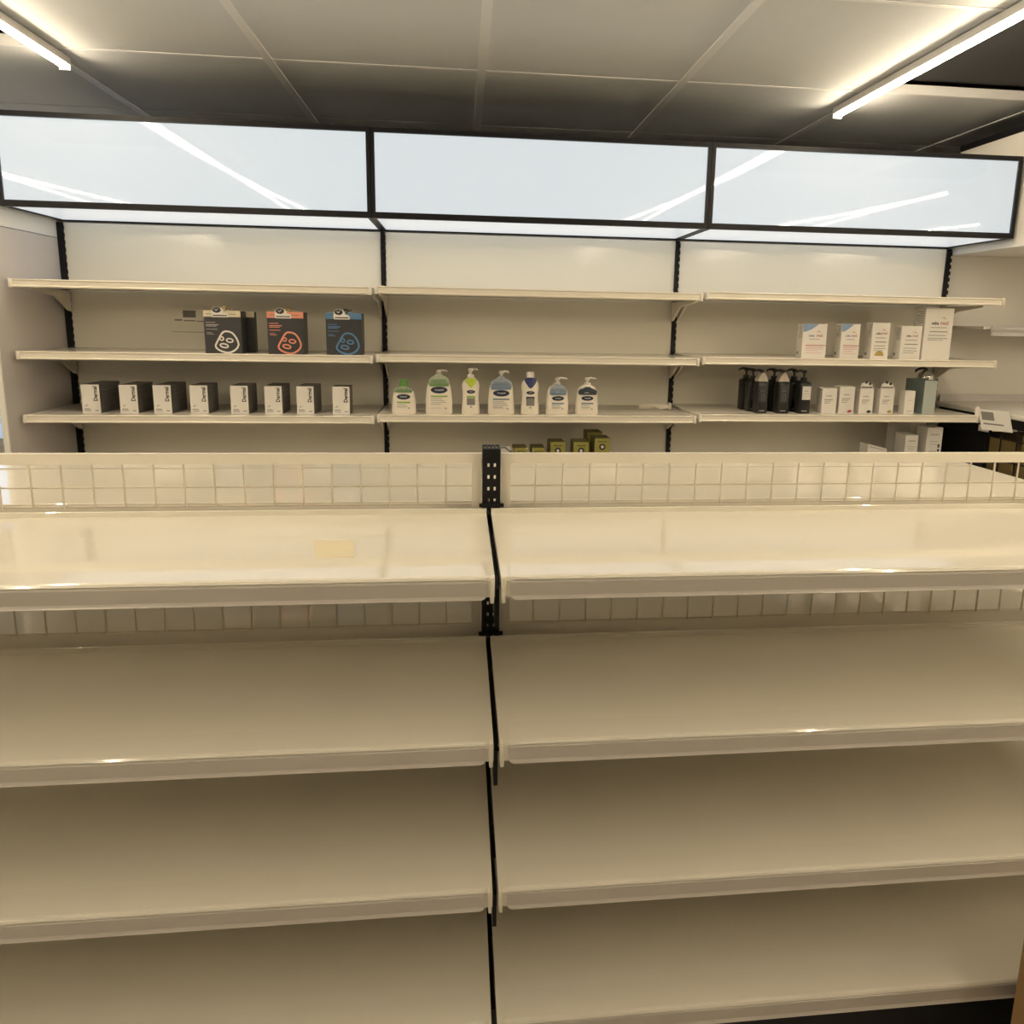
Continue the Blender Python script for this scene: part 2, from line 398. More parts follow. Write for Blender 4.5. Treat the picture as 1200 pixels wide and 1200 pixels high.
# ================================================================== GONDOLA in the foreground (two bays)
RAIL = -.2255
def gondola(side):
    xa, xb = (XS-1.2+.004, XS-.004) if side == 0 else (XS+.004, XS+1.2-.004)
    base = ((xa+xb)/2, D, 0)
    r = thing('gondola_unit', 'empty cream gondola bay, %s' % ('left of the seam and carrying the black slotted post' if side == 0 else 'right of the black slotted post'), 'shelving', base, 0, 'empty gondola bays')
    # mesh spine: one framed wire panel for each level
    px0, px1 = (xa, .0345) if side == 0 else (.0685, xb)
    tops = [RAIL]+[l-.022 for l in LEVELS[:3]]
    wv = wh = None
    for lv in range(4):
        zt = tops[lv]+H; zb = LEVELS[lv]+.0115+H if lv == 0 else LEVELS[lv]+.025+H
        fm = MB().box(px0, px1, D-.006, D+.006, zt-.0175, zt)
        fw_ = .017
        if side == 0: fm.box(px1-fw_, px1, D-.005, D+.005, zb-.004, zt-.0175)
        else: fm.box(px0, px0+fw_, D-.005, D+.005, zb-.004, zt-.0175)
        if side == 1: fm.box(px1-.006, px1, D-.005, D+.005, zb-.004, zt-.0175)
        mp = obj('mesh_panel', fm, 'rail_white', r, base)
        # upright wires
        hgt = zt-.0175-zb+.002
        wv = obj('wire', MB().tube([(0, 0, 0), (0, 0, hgt)], .0017, 6), 'wire_white', mp); n = 0
        xs = [.0209-.0478*k for k in range(1, 25)] if side == 0 else [.0807+.0478*k for k in range(1, 25)]
        xs = [x for x in xs if px0+.004 < x < px1-.004]
        for i, x in enumerate(xs):
            loc = (x-base[0], -.0017, zb-.002)
            if i == 0: wv.location = loc
            else: inst(wv, 'wire', mp, loc)
        zz = zt-.0175-.040; zl = []
        while zz > zb+.012: zl.append(zz); zz -= .040
        zl.append(zb)
        wh = None
        for z in zl:
            loc = ((px0+px1)/2-base[0], .0016, z)
            if wh is None:
                hw = (px1-px0)/2-.008
                wh = obj('wire', MB().tube([(-hw, 0, 0), (hw, 0, 0)], .0016, 6), 'wire_white', mp); wh.location = loc
            else: inst(wh, 'wire', mp, loc)
    # shelves, front and back
    for fb in (0, 1):
        for lv, z in enumerate(LEVELS):
            zz = z+H; m = MB()
            if fb == 0: y0, y1 = DF, D-.018; sg = 1
            else: y0, y1 = D+.034, DB; sg = -1
            ye = y0 if fb == 0 else y1                                  # free edge
            yi = y1 if fb == 0 else y0
            rr = .004
            prof = [(yi, zz), (ye+sg*rr, zz), (ye+sg*.0025, zz-.0018), (ye, zz-rr), (ye, zz-.026), (ye+sg*.012, zz-.026), (ye+sg*.012, zz-.020), (yi, zz-.020)]
            m.prism_x(prof, xa, xb)
            # low upturned stop against the spine
            m.prism_x([(yi, zz), (yi, zz+.008), (yi-sg*.002, zz+.009), (yi-sg*.004, zz+.008), (yi-sg*.004, zz)], xa, xb)
            s = obj('shelf', m, 'shelf_white', r, base, 35)
            # wrap-over label sheet with rounded corners, stopping short of the shelf ends
            e0, e1 = xa+.012, xb-.012
            if side == 0: e1 = xb-.011
            if side == 1: e0 = xa+.013
            fl = .050; q = .006; lm = MB(); o = sg*.0008
            def sheet(pts):                                             # strip with clipped corners
                vs = []; fs = []
                for (y, zq, ins) in pts: vs += [(e0+ins, y, zq), (e1-ins, y, zq)]
                for i in range(len(pts)-1): fs.append((2*i, 2*i+1, 2*i+3, 2*i+2))
                lm.add(vs, fs)
            top = zz+.0012
            sheet([(ye+sg*fl, top, q), (ye+sg*(fl-.0018), top, q*.4), (ye+sg*(fl-q), top, 0), (ye+sg*.005, top, 0), (ye+sg*.0012, top-.0008, 0), (ye-o*1.0, top-.0035, 0)])
            def finish(nm, mt):
                ob = obj(nm, lm, mt, s, base, None, fix=False)
                md = ob.modifiers.new('thick', 'SOLIDIFY'); md.thickness = .0009; md.offset = 0
            finish('label_flap', 'label_clear'); lm = MB()
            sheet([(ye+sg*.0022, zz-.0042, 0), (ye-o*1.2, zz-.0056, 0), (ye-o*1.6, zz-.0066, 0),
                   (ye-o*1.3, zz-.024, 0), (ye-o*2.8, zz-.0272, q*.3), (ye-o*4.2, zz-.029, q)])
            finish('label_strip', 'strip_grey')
            if fb == 0:                                                 # bright little end tabs by the seam
                ex = xb-.006 if side == 0 else xa+.001
                obj('end_tab', MB().bbox(ex, ex+.005, ye-.003, ye+.010, zz-.034, zz+.001, .0012), 'rail_white', s, base, 40)
    obj('kick_plate', MB().box(xa, xb, DF+.05, DF+.07, 0, LEVELS[3]+H-.027), 'kick_black', r, base)
    obj('kick_plate', MB().box(xa, xb, DB-.07, DB-.05, 0, LEVELS[3]+H-.027), 'kick_black', r, base)
    for k in range(3):
        for fb in (0, 1):
            for ex in (xa+.002, xb-.006):
                zz = LEVELS[k]+H-.021
                y0, y1 = (DF+.06, D-.02) if fb == 0 else (D+.02, DB-.06)
                pr = [(y1, zz), (y0, zz), (y0, zz-.012), (y1, zz-.06)] if fb == 0 else [(y0, zz), (y1, zz), (y1, zz-.012), (y0, zz-.06)]
                obj('bracket', MB().prism_x(pr, ex, ex+.004), 'rail_white', r, base)
    return r, base
gl, glb = gondola(0)
gr, grb = gondola(1)
# slotted post between the bays
pb = glb; pr_ = gl                    # the shared post belongs to the left bay
PX0, PX1, PY0, PY1, PZ = .0362, .0665, D-.018, D+.030, -.2155+H
m = MB(); cols = [PX0+.0015, .0441, .0477, .0549, .0585, PX1-.0015]
z = .05; rows = []
zk = PZ-.0245
while zk > .06: rows.append((zk-.0062, zk)); zk -= .0207
rows.reverse()
zprev = 0.0
def sheet_box(x0, x1, z0, z1): m.box(x0, x1, PY0, PY0+.0018, z0, z1)
for a, b_ in rows:
    sheet_box(cols[0], cols[5], zprev, a)
    for i in (0, 2, 4): sheet_box(cols[i], cols[i+1], a, b_)
    zprev = b_
sheet_box(cols[0], cols[5], zprev, PZ-.002)
m.box(PX0, PX0+.0015, PY0, PY1, 0, PZ-.002).box(PX1-.0015, PX1, PY0, PY1, 0, PZ-.002)
pr_ = obj('slotted_post', m, 'black_metal', gl, pb); pr_['label'] = 'black slotted post'
cap = MB().box(PX0, PX1, PY0, PY0+.010, PZ-.002, PZ).box(PX0, PX1, PY1-.010, PY1, PZ-.002, PZ)
for i in range(5): cap.box(PX0+i*.0065, PX0+i*.0065+.0040, PY0+.010, PY1-.010, PZ-.002, PZ)
obj('cap_plate', cap, 'black_metal', pr_, pb)
for k in range(3):
    zz = LEVELS[k]+H
    obj('hook_plate', MB().box(PX0-.006, PX1+.006, PY0-.004, PY0-.0005, zz+.0105, zz+.017), 'black_metal', pr_, pb)
    obj('arm', MB().box(XS-.0028, XS+.0028, DF+.018, PY0-.004, zz-.075, zz-.022), 'black_metal', pr_, pb)
    obj('arm', MB().box(XS-.0028, XS+.0028, PY1, DB-.03, zz-.075, zz-.022), 'black_metal', pr_, pb)
obj('arm', MB().box(XS-.0036, XS+.0036, DF+.05, PY0-.001, 0, LEVELS[3]+H-.03), 'black_metal', pr_, pb)
qs = [(-.2025, .986), (-.148, .984), (-.159, 1.064), (-.218, 1.066)]  # corners of a thin pale yellow patch laid on the shelf top
tag(obj('yellow_patch', MB().add([(a, b, 0) for a, b in qs]+[(a, b, .0006) for a, b in qs], [(0,3,2,1),(4,5,6,7),(0,1,5,4),(1,2,6,5),(2,3,7,6),(3,0,4,7)]), 'pale_yellow', None, (0, 0, 0)),
    'pale yellow square patch on the top left gondola shelf', 'yellow_patch').location = (0, 0, LEVELS[0]+H)

# ================================================================== GOODS ON THE WALL SHELVES
# ---- face mask boxes
FACE = [(620,335),(660,338),(695,352),(722,382),(740,412),(755,450),(760,485),(745,520),(718,546),(685,566),(650,576),(612,574),(570,562),(535,544),(510,520),(506,495),(520,466),(540,430),(560,394),(580,362),(598,344)]
U = .00031
def mask_box(x, y, z, hue, curl, label, name='mask_box', double=False, small=False):
    wd, hh, dp = .126, .148, .068
    t = thing(name, label, 'box', (x, y, z), 0, 'face mask boxes')
    obj('carton', MB().bbox(-wd/2, wd/2, 0, dp, 0, hh, .0012), 'charcoal_card', t)
    hb = obj('header_band', MB().rect(-wd/2, wd/2, hh-.021, hh+.0008, .0, .0010), hue, t)
    obj('print', MB().lines([(-wd/2+.008, -.028, hh-.011, .0022), (.022, .048, hh-.011, .0022)], -.0010), 'print_grey', hb)
    p = [((a-590)*U-.001, (585-b)*U) for a, b in FACE]
    g = MB().ring(p, .0062, 0)
    E = lambda cx, cz, rx, rz, an: [((cx-590)*U-.001+math.cos(a)*rx*U*math.cos(an)-math.sin(a)*rz*U*math.sin(an), (585-cz)*U+math.cos(a)*rx*U*math.sin(an)+math.sin(a)*rz*U*math.cos(an)) for a in [2*PI*i/14 for i in range(14)]]
    g.ring(E(664, 438, 36, 21, -.12), .0046, 0); g.ring(E(600, 498, 44, 21, -.2), .0050, 0); g.ring(E(578, 418, 20, 20, 0), .0044, 0)
    obj('mask_drawing', g, hue if hue != 'paper_cream' else 'paper_white', t)
    obj('print', MB().lines([(-.056, -.024, .108, .0022), (-.056, -.012, .100, .003), (-.056, -.020, .095, .0026), (-.056, -.018, .084, .0020), (-.056, -.036, .072, .0020), (-.054, -.030, .067, .0018)], 0), 'print_pale' if hue == 'paper_cream' else hue, t)
    cx = -.006
    tabp = [(cx-.027, hh-.022), (cx+.027, hh-.022), (cx+.029, hh-.016), (cx+.025, hh-.008), (cx+.012, hh-.004), (cx+.008, hh+.009), (cx-.002, hh+.014), (cx-.016, hh+.014), (cx-.025, hh+.008), (cx-.028, hh-.002), (cx-.029, hh-.014)]
    tg = obj('hang_tab', MB().prism_y(tabp, -.0028, -.0012), 'paper_white', t)
    obj('logo_oval', MB().ell(cx-.010, hh+.003, .0145, .0098, -.0028), 'print_dark', tg)
    obj('print', MB().lines([(cx-.024, cx+.024, hh-.016, .0036)], -.0028), 'print_dark', tg)
    mk = MB().tube([(cx-.016, -.0034, hh+.006), (cx-.012, -.0034, hh+.000), (cx-.006, -.0034, hh+.007)], .0011, 5)
    obj('logo_mark', mk, 'paper_white', tg)
    obj('bow', MB().tube([(cx+.003, .004, hh+.001), (cx+.010, .003, hh+.012), (cx+.018, .003, hh+.013), (cx+.021, .004, hh+.006), (cx+.014, .004, hh+.001)], .0032, 8)
        .tube([(cx+.019, .006, hh+.010), (cx+.028, .008, hh+.009), (cx+.034, .010, hh+.011)], .0022, 6), curl, t, smooth=60)
    return t
zA, zB, zC = H+ZS[0][1], H+ZS[1][1], H+ZS[2][1]
mask_box(-.838, 2.700, zA, 'paper_cream', 'print_gold', 'charcoal box with cream face mask drawing and cream top band')
tb_ = thing('mask_box', 'plain charcoal box half hidden behind the cream-banded mask box', 'box', (-.812, 2.776, zA), 0, 'face mask boxes')
obj('carton', MB().bbox(-.063, .063, 0, .03, 0, .147, .0012), 'charcoal_card', tb_)
obj('header_band', MB().rect(-.063, .063, .127, .1478, 0, .0010), 'paper_cream', tb_)
mask_box(-.6225, 2.700, zA, 'salmon', 'print_gold', 'charcoal box with salmon pink face mask drawing and top band')
mask_box(-.4195, 2.700, zA, 'blue_print', 'print_dark', 'charcoal box with blue face mask drawing and blue top band')
# ---- card holder behind the mask boxes
ch = thing('info_card', 'grey printed card standing behind the cream-banded mask box', 'card', (-1.055, 3.012, zA), 0)
obj('card', MB().box(-.075, .075, 0, .002, 0, .157), 'back_panel', ch)
obj('picture', MB().rect(-.026, .022, .122, .149, 0), 'card_grey', ch)
obj('print', MB().lines([(-.058, -.030, .112, .006), (-.024, .020, .110, .004), (.024, .07, .108, .0035), (-.070, .072, .066, .0018)], 0), 'print_grey', ch)
# ---- boxes with vertical word on a white front
z3 = [H+ZS[b][2] for b in range(3)]
def dermal(x, dp, label):
    wd, hh = .062, .1025
    t = thing('skincare_box', label, 'box', (x, 2.712, z3[0]), random.uniform(-.03, .03), 'black-sided skincare boxes')
    obj('carton', MB().bbox(-wd/2, wd/2, .0008, dp, 0, hh, .001), 'box_side', t)
    obj('front_face', MB().rect(-wd/2+.0006, wd/2-.0004, .0006, hh-.0006, .0008, .0012), 'paper_white', t)
    obj('lettering', text_mb('Dermal', .0145, .0165, .070, -.0004, PI/2, .90, bold=.03), 'print_dark', t)
    obj('print', MB().lines([(-.022, -.014, .026, .0018), (-.018, -.010, .030, .0016), (-.024, -.004, .016, .0024), (-.024, 0, .0118, .0014), (-.024, -.002, .008, .0014), (.012, .024, .010, .0030)], -.0004), 'print_grey', t)
    rows = MB()
    for k, zq in enumerate((.082, .068, .06, .052, .044, .036, .028, .02)):
        rows.box(wd/2-.0002, wd/2+.0003, .014, .014+(dp-.03)*random.uniform(.5, .95), zq-.0012, zq+.0012)
    obj('side_print', rows, 'print_grey', t)
    return t
ords = ['leftmost', 'second', 'third', 'fourth', 'fifth', 'sixth', 'seventh', 'rightmost']
DX = [-1.3049, -1.178, -1.0634, -.9378, -.7977, -.6793, -.5667, -.4386]
DD = [.155, .14, .15, .12, .12, .13, .13, .075]
for i in range(8):
    lb = '%s of eight white-fronted boxes with black sides reading Dermal' % (ords[i] if i in (0, 7) else ords[i]+' from the left')
    dermal(DX[i], DD[i], lb)

# ---- lotion bottles
def surf_fn(prof, e):
    def f(x, z):
        for (z0, rx0, ry0), (z1, rx1, ry1) in zip(prof, prof[1:]):
            if z0 <= z <= z1:
                k = (z-z0)/max(1e-6, z1-z0); rx, ry = rx0+(rx1-rx0)*k, ry0+(ry1-ry0)*k
                return -ry*max(0, 1-(min(abs(x)/rx, 1))**e)**(1/e)
        return 0
    return f
def patch_rect(f, x0, x1, z0, z1, eps=.0006, nx=8, nz=4):
    vs = []; fs = []
    for j in range(nz+1):
        for i in range(nx+1):
            x, z = x0+(x1-x0)*i/nx, z0+(z1-z0)*j/nz; vs.append((x, f(x, z)-eps, z))
    for j in range(nz):
        for i in range(nx): a = j*(nx+1)+i; fs.append((a, a+1, a+nx+2, a+nx+1))
    return MB().add(vs, fs)
def patch_ell(f, cx, cz, rx, rz, eps=.0008, n=24):
    vs = [(cx, f(cx, cz)-eps, cz)]; fs = []
    for k in (.5, 1.0):
        for i in range(n):
            x, z = cx+rx*k*math.cos(2*PI*i/n), cz+rz*k*math.sin(2*PI*i/n); vs.append((x, f(x, z)-eps, z))
    for i in range(n):
        j = (i+1) % n; fs += [(0, 1+i, 1+j), (1+i, 1+n+i, 1+n+j, 1+j)]
    return MB().add(vs, fs)
def join(*ms):
    r = MB()
    for q in ms: r.add(q.v, q.f)
    return r
def pump(t, z, h, reach, m='pump_white', k=1.0):                        # collar, stem, head with a nozzle to the right
    obj('pump_collar', MB().loft([(z, .0125*k, .0125*k), (z+h*.30, .0125*k, .0125*k), (z+h*.34, .009*k, .009*k)], 20), m, t, smooth=40)
    p = obj('pump', MB().loft([(z+h*.34, .0045*k, .0045*k), (z+h*.66, .0045*k, .0045*k), (z+h*.66, .0085*k, .0085*k), (z+h*.92, .0085*k, .0085*k), (z+h, .006*k, .006*k)], 16), m, t, smooth=40)
    obj('nozzle', MB().tube([(.004, 0, z+h*.90), (reach*.45, 0, z+h*.95), (reach*.85, 0, z+h*.90), (reach, 0, z+h*.78)], [.0052*k, .0046*k, .0036*k, .0030*k], 10), m, p, smooth=60)
def body_prof(w2, hs, kind):
    d = w2*.56
    if kind == 'wide':      # tapered oval flask with sloping shoulders
        return [(0, w2*.94, d*.92), (.004, w2, d), (hs*.35, w2*.985, d), (hs*.7, w2*.90, d*.95), (hs*.86, w2*.80, d*.88), (hs*.94, w2*.62, d*.76), (hs, .0135, .0135)]
    return [(0, w2*.93, d*1.1), (.004, w2, d*1.2), (hs*.22, w2*.98, d*1.2), (hs*.42, w2*.86, d*1.12), (hs*.58, w2*.88, d*1.12), (hs*.76, w2*.97, d*1.15), (hs*.88, w2*.86, d*1.05), (hs*.96, w2*.55, d*.8), (hs, .0125, .0125)]
def bottle(x, w, h, kind, tagm, label, cap='pump', oval=None, lab='green_print', tagw=None, tagz=None, reach=.034, swirl=False):
    w2 = w/2; t = thing('lotion_bottle', label, 'bottle', (x, 2.700, z3[1]), random.uniform(-.06, .06), 'white lotion bottles')
    hs = {'pump': h*.80, 'flip': h*.76, 'plain': h*.86}[cap]
    pf = body_prof(w2, hs, kind); e = 2.5 if kind == 'wide' else 2.1; f = surf_fn(pf, e)
    obj('body', MB().loft(pf, 36, e), 'bottle_white', t, smooth=50)
    if cap == 'pump': pump(t, hs-.001, h-hs, reach)
    elif cap == 'flip':
        c = obj('cap', MB().loft([(hs-.001, .017, .015), (hs+.012, .0165, .0145), (hs+.022, .0150, .0135), (h-.003, .0145, .013), (h, .012, .0105)], 24), 'green_cap', t, smooth=40)
        obj('lid_seam', MB().loft([(hs+.014, .0172, .0152), (hs+.0155, .0172, .0152)], 24), 'green_tag', c)
    else:
        obj('cap', MB().loft([(hs-.001, .0150, .0150), (h-.003, .0145, .0145), (h, .012, .012)], 24), 'pump_white', t, smooth=40)
    oz, orx, orz = oval
    ov = obj('logo_oval', patch_ell(f, 0, oz, orx, orz), 'navy', t)
    obj('lettering', text_mb('Cetaphil', orz*.72, 0, oz, 0, 0, 1.0 if kind == 'wide' else .8, lambda X, Z: f(X, Z)-.0009, bold=.01), 'paper_white', ov)
    if kind == 'wide':
        z = oz-orz-.009
        obj('label_bar', patch_rect(f, -orx*1.0, orx*1.0, z-.0045, z+.0015), lab, t)
        pr2 = join(patch_rect(f, -orx, orx*.35, z-.0115, z-.0085), patch_rect(f, -orx, orx*.6, z-.018, z-.0155), patch_rect(f, -orx*.95, orx*.3, .0235, .0250), patch_rect(f, orx*.62, orx*.92, .0200, .0255))
        if h > .15: pr2 = join(pr2, patch_rect(f, -orx, orx*.8, z-.025, z-.0225), patch_rect(f, -orx, orx*.2, z-.032, z-.029))
        obj('print', pr2, 'print_pale', t)
    else:
        z = oz-orz-.008
        obj('label_bar', patch_rect(f, -.0155, .0155, z-.010, z), lab, t)
        obj('label_panel', patch_rect(f, -.0155, .0155, z-.034, z-.0102), 'print_grey', t)
        obj('print', join(patch_rect(f, -.012, .012, z-.008, z-.006, .0009), patch_rect(f, -.004, .004, z-.044, z-.037)), 'print_pale', t)
    # paper collar tag hung on the neck
    tw_, th_ = tagw, tagz[1]-tagz[0]; za, zb = tagz
    yy = -w2*.56*(1.0 if kind == 'wide' else 1.18)-.003
    if kind == 'wide':
        tp = [(-tw_*.46, za), (tw_*.46, za), (tw_*.5, za+th_*.22), (tw_*.49, za+th_*.55), (tw_*.36, za+th_*.72), (tw_*.2, za+th_*.84), (tw_*.13, zb), (-tw_*.13, zb), (-tw_*.22, za+th_*.84), (-tw_*.40, za+th_*.70), (-tw_*.5, za+th_*.5), (-tw_*.5, za+th_*.2)]
    else:
        tp = [(0, za), (tw_*.2, za+th_*.15), (tw_*.42, za+th_*.5), (tw_*.5, za+th_*.75), (tw_*.47, zb-.002), (tw_*.2, zb), (-tw_*.2, zb), (-tw_*.5, zb-.004), (-tw_*.46, za+th_*.6), (-tw_*.3, za+th_*.35), (-tw_*.15, za+th_*.1)]
    n = len(tp)
    def bend(x, z): return yy+.006*(x/(tw_*.5))**2+max(0, (z-za-th_*.5))*.35
    tm = MB(); tm.add([(a, bend(a, b)-.0005, b) for a, b in tp]+[(a, bend(a, b)+.0005, b) for a, b in tp], [tuple(range(n)), tuple(range(n, 2*n))[::-1]]+[(i, (i+1) % n, n+(i+1) % n, n+i) for i in range(n)])
    pale = {'green_tag': 'tag_pale_green', 'blue_tag': 'tag_pale_blue'}.get(tagm, tagm)
    g = obj('collar_tag', tm, pale, t)
    if kind == 'wide':
        bb = bend(0, za)-.0030
        xs_ = [tw_*.5*i/6 for i in range(-6, 7)]
        def band(za_, zb_, k):
            r_ = MB(); n_ = len(xs_)
            r_.add([(x*k, bend(x*k, za_)-.0012, za_) for x in xs_]+[(x*min(1, k*1.05), bend(x*k, zb_)-.0012, zb_) for x in xs_], [(i, i+1, n_+i+1, n_+i) for i in range(n_-1)])
            return r_
        obj('tag_band', band(za+.0005, za+th_*.24, .92), tagm, g)
        obj('print', band(za+th_*.33, za+th_*.40, .80), tagm, g); obj('print', band(za+th_*.48, za+th_*.56, .70), tagm, g)
    return t
bottle(-.2106, .088, .126, 'wide', 'green_tag', 'short white lotion bottle with green flip cap, leftmost in its row', 'flip', (.064, .0245, .0098), 'green_print', .066, (.080, .103))
bottle(-.0824, .099, .163, 'wide', 'green_tag', 'big white pump bottle with a green paper collar', 'pump', (.090, .0305, .0125), 'green_print', .074, (.104, .150), .030)
bottle(.0343, .067, .170, 'slim', 'lime_tag', 'slim white pump bottle with a lime yellow collar', 'pump', (.084, .0155, .0068), 'green_print', .042, (.100, .134), .026)
bottle(.1474, .098, .162, 'wide', 'blue_tag', 'big white pump bottle with a grey-blue paper collar', 'pump', (.080, .0305, .0118), 'blue_grey_print', .078, (.094, .142), .028)
bottle(.2557, .068, .158, 'slim', 'navy_tag', 'slim white bottle with navy collar and flat cream cap', 'plain', (.082, .0155, .0066), 'navy', .046, (.098, .138))
bottle(.3585, .086, .139, 'wide', 'blue_tag', 'small white pump bottle with pale grey-blue collar, second from the right', 'pump', (.062, .0225, .0088), 'blue_grey_print', .064, (.075, .118), .036)
bottle(.4712, .086, .140, 'wide', 'slate_tag', 'small white pump bottle with dark slate collar, rightmost in its row', 'pump', (.063, .0225, .0088), 'blue_grey_print', .070, (.076, .106), .034)

# ---- loose bracket on the middle shelf
lb_ = thing('loose_bracket', 'loose white shelf arm lying on the middle shelf near the black upright', 'bracket', (.79, 2.875, z3[1]), .12)
obj('arm', MB().prism_y([(-.075, .012), (-.075, .020), (-.01, .022), (.05, .018), (.05, .004), (.015, .001), (-.01, .010)], -.006, .006), 'rail_white', lb_)
obj('arm', MB().prism_y([(-.068, .001), (-.068, .008), (-.012, .0095), (.014, .001)], .010, .020), 'rail_white', lb_)
obj('hook', MB().bbox(.05, .062, -.012, .014, .0, .026, .003), 'rail_white', lb_, smooth=40)

# ---- black pump bottles
def black_bottle(x, y, w, label, clip=False, white=False):
    t = thing('pump_bottle', label, 'bottle', (x, y, z3[2]), random.uniform(-.04, .04), 'black pump bottles')
    w2 = w/2; hb = .122
    obj('body', MB().loft([(0, w2*.95, w2*.95), (.003, w2, w2), (hb-.006, w2, w2), (hb, w2*.8, w2*.8), (hb+.003, .012, .012)], 28, 6), 'black_bottle', t, smooth=40)
    obj('pump_collar', MB().loft([(hb+.002, .0125, .0125), (hb+.016, .0125, .0125), (hb+.018, .006, .006)], 20), 'black_bottle', t, smooth=40)
    p = obj('pump', MB().loft([(hb+.017, .004, .004), (hb+.034, .004, .004), (hb+.034, .0085, .0085), (hb+.043, .0095, .0085), (hb+.046, .007, .006)], 16), 'black_bottle', t, smooth=40)
    obj('nozzle', MB().tube([(0, 0, hb+.042), (-.016, 0, hb+.044), (-.030, 0, hb+.040), (-.032, 0, hb+.034)], [.005, .0045, .0036, .003], 8), 'black_bottle', p, smooth=60)
    yq = -w2-.0002
    if clip: obj('lock_clip', MB().prism_y([(-.021, hb+.001), (.021, hb+.001), (.019, hb+.012), (.009, hb+.028), (.004, hb+.034), (-.004, hb+.034), (-.010, hb+.027), (-.019, hb+.012)], -.017, .017), 'clip_clear', t)
    if white:
        lw = obj('label', MB().rect(-.013, .021, .054, .106, yq), 'card_white', t)
        obj('print', MB().lines([(-.008, .016, .099, .0016), (-.007, .012, .088, .0035), (-.008, .014, .078, .0016)], yq-.0006), 'print_pale', lw)
    else:
        obj('label', MB().rect(-.016, .016, .044, .108, yq, .0003), 'charcoal_card', t)
        obj('emblem', MB().ring([(.006*math.cos(a)+.001, .062+.012*math.sin(a)) for a in [2*PI*i/14 for i in range(14)]], .0012, yq-.0004).lines([(-.010, .006, .088, .002)], yq-.0004), 'print_grey', t)
    obj('print', MB().lines([(-.011, .010, .010, .0038)], yq), 'print_pale', t)
    return t
black_bottle(1.163, 2.725, .047, 'black pump bottle with clear lock clip, front left of the black bottles', True)
black_bottle(1.2490, 2.725, .050, 'black pump bottle with clear lock clip, front middle of the black bottles', True)
black_bottle(1.336, 2.725, .049, 'black pump bottle with a white label on its front', False, True)
black_bottle(1.153, 2.785, .047, 'black pump bottle directly behind the front left clipped one')
black_bottle(1.149, 2.845, .047, 'black pump bottle at the very back left of the black bottles')
black_bottle(1.243, 2.790, .050, 'black pump bottle directly behind the front middle clipped one')
black_bottle(1.326, 2.790, .049, 'black pump bottle directly behind the white-labelled one')

# ---- small white cartons beside them
def carton(x, y, z, w, h, d, label, name='white_carton', front='paper_white', group=None, side=None, rz=0):
    t = thing(name, label, 'box', (x, y, z), rz, group)
    obj('carton', MB().bbox(-w/2, w/2, 0, d, 0, h, .001), side or front, t)
    if side: obj('front_face', MB().rect(-w/2+.0006, w/2-.0006, .0006, h-.0006, 0, .0006), front, t)
    return t
ZC3 = z3[2]
SG = 'small white serum cartons'
def serum(x, w, h, label, pic, topper):
    t = carton(x, 2.705, ZC3, w, h, .05, label, 'serum_carton', 'paper_white', SG, rz=-.02)
    y = -.0002
    obj('lettering', text_mb('SUKIN', .0055, -.004, h*.70, y, 0, 1.0), 'print_dark', t)
    obj('print', MB().lines([(-w*.34, w*.22, h*.55, .0024), (-w*.34, w*.12, h*.49, .0018), (-w*.34, w*.02, h*.42, .0018)], y), 'print_grey', t)
    if pic: obj('picture', MB().ell(w*.25, h*.09, .0085, .0055, y).ell(w*.18, h*.075, .006, .004, y-.0005), pic, t)
    if topper:
        g = obj('header_tag', MB().prism_y([(-w*.45, h+.0005), (w*.45, h+.0005), (w*.45, h+.014), (w*.3, h+.022), (-w*.05, h+.026), (-w*.38, h+.020)], .006, .0075), 'paper_white', t)
        obj('print', MB().lines([(-w*.4, w*.4, h+.006, .006)], .006), 'print_grey', g)
        obj('flower', MB().ell(-.004, h+.026, .006, .006, .0058, 10).ell(.012, h+.020, .006, .006, .0058, 10), 'print_dark', g)
    return t
serum(1.4376, .060, .0995, 'plainest small white serum carton, nearest the black bottles', None, False)
serum(1.5095, .062, .107, 'taller plain white serum carton with a reddish picture at its foot', 'print_red', False)
serum(1.5912, .057, .098, 'small white serum carton with header tag and black picture at its foot', 'print_dark', True)
serum(1.677, .058, .0985, 'small white serum carton with header tag and gold picture at its foot', 'print_gold', True)
t = carton(1.7705, 2.70, ZC3, .042, .092, .04, 'narrow pale carton standing in front of the tall teal box', 'narrow_carton', 'paper_white', None)
obj('print', MB().lines([(-.010, .010, .055, .0016), (-.012, .014, .012, .003)], -.0002), 'print_pale', t)
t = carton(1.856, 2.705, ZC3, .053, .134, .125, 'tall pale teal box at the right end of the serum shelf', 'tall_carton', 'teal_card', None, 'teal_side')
obj('print', MB().lines([(-.014, .014, .088, .004), (-.016, .018, .022, .0050), (-.016, .012, .014, .0020)], -.0006), 'print_pale', t)
t = thing('silver_capped_bottle', 'bottle with shiny silver dome cap standing behind the tall teal box', 'bottle', (1.935, 2.862, ZC3))
obj('body', MB().loft([(0, .030, .030), (.004, .032, .032), (.115, .032, .032), (.125, .026, .026)], 28), 'teal_side', t, smooth=40)
obj('dome_cap', MB().loft([(.1245, .030, .030), (.140, .031, .031), (.154, .026, .026), (.163, .016, .016), (.166, .004, .004)], 28), 'chrome', t, smooth=50)
obj('pump', MB().loft([(.1655, .006, .006), (.172, .006, .006)], 12).tube([(0, 0, .171), (-.025, -.005, .174), (-.05, -.010, .166), (-.054, -.011, .158)], [.006, .006, .005, .004], 8), 'black_bottle', t, smooth=50)

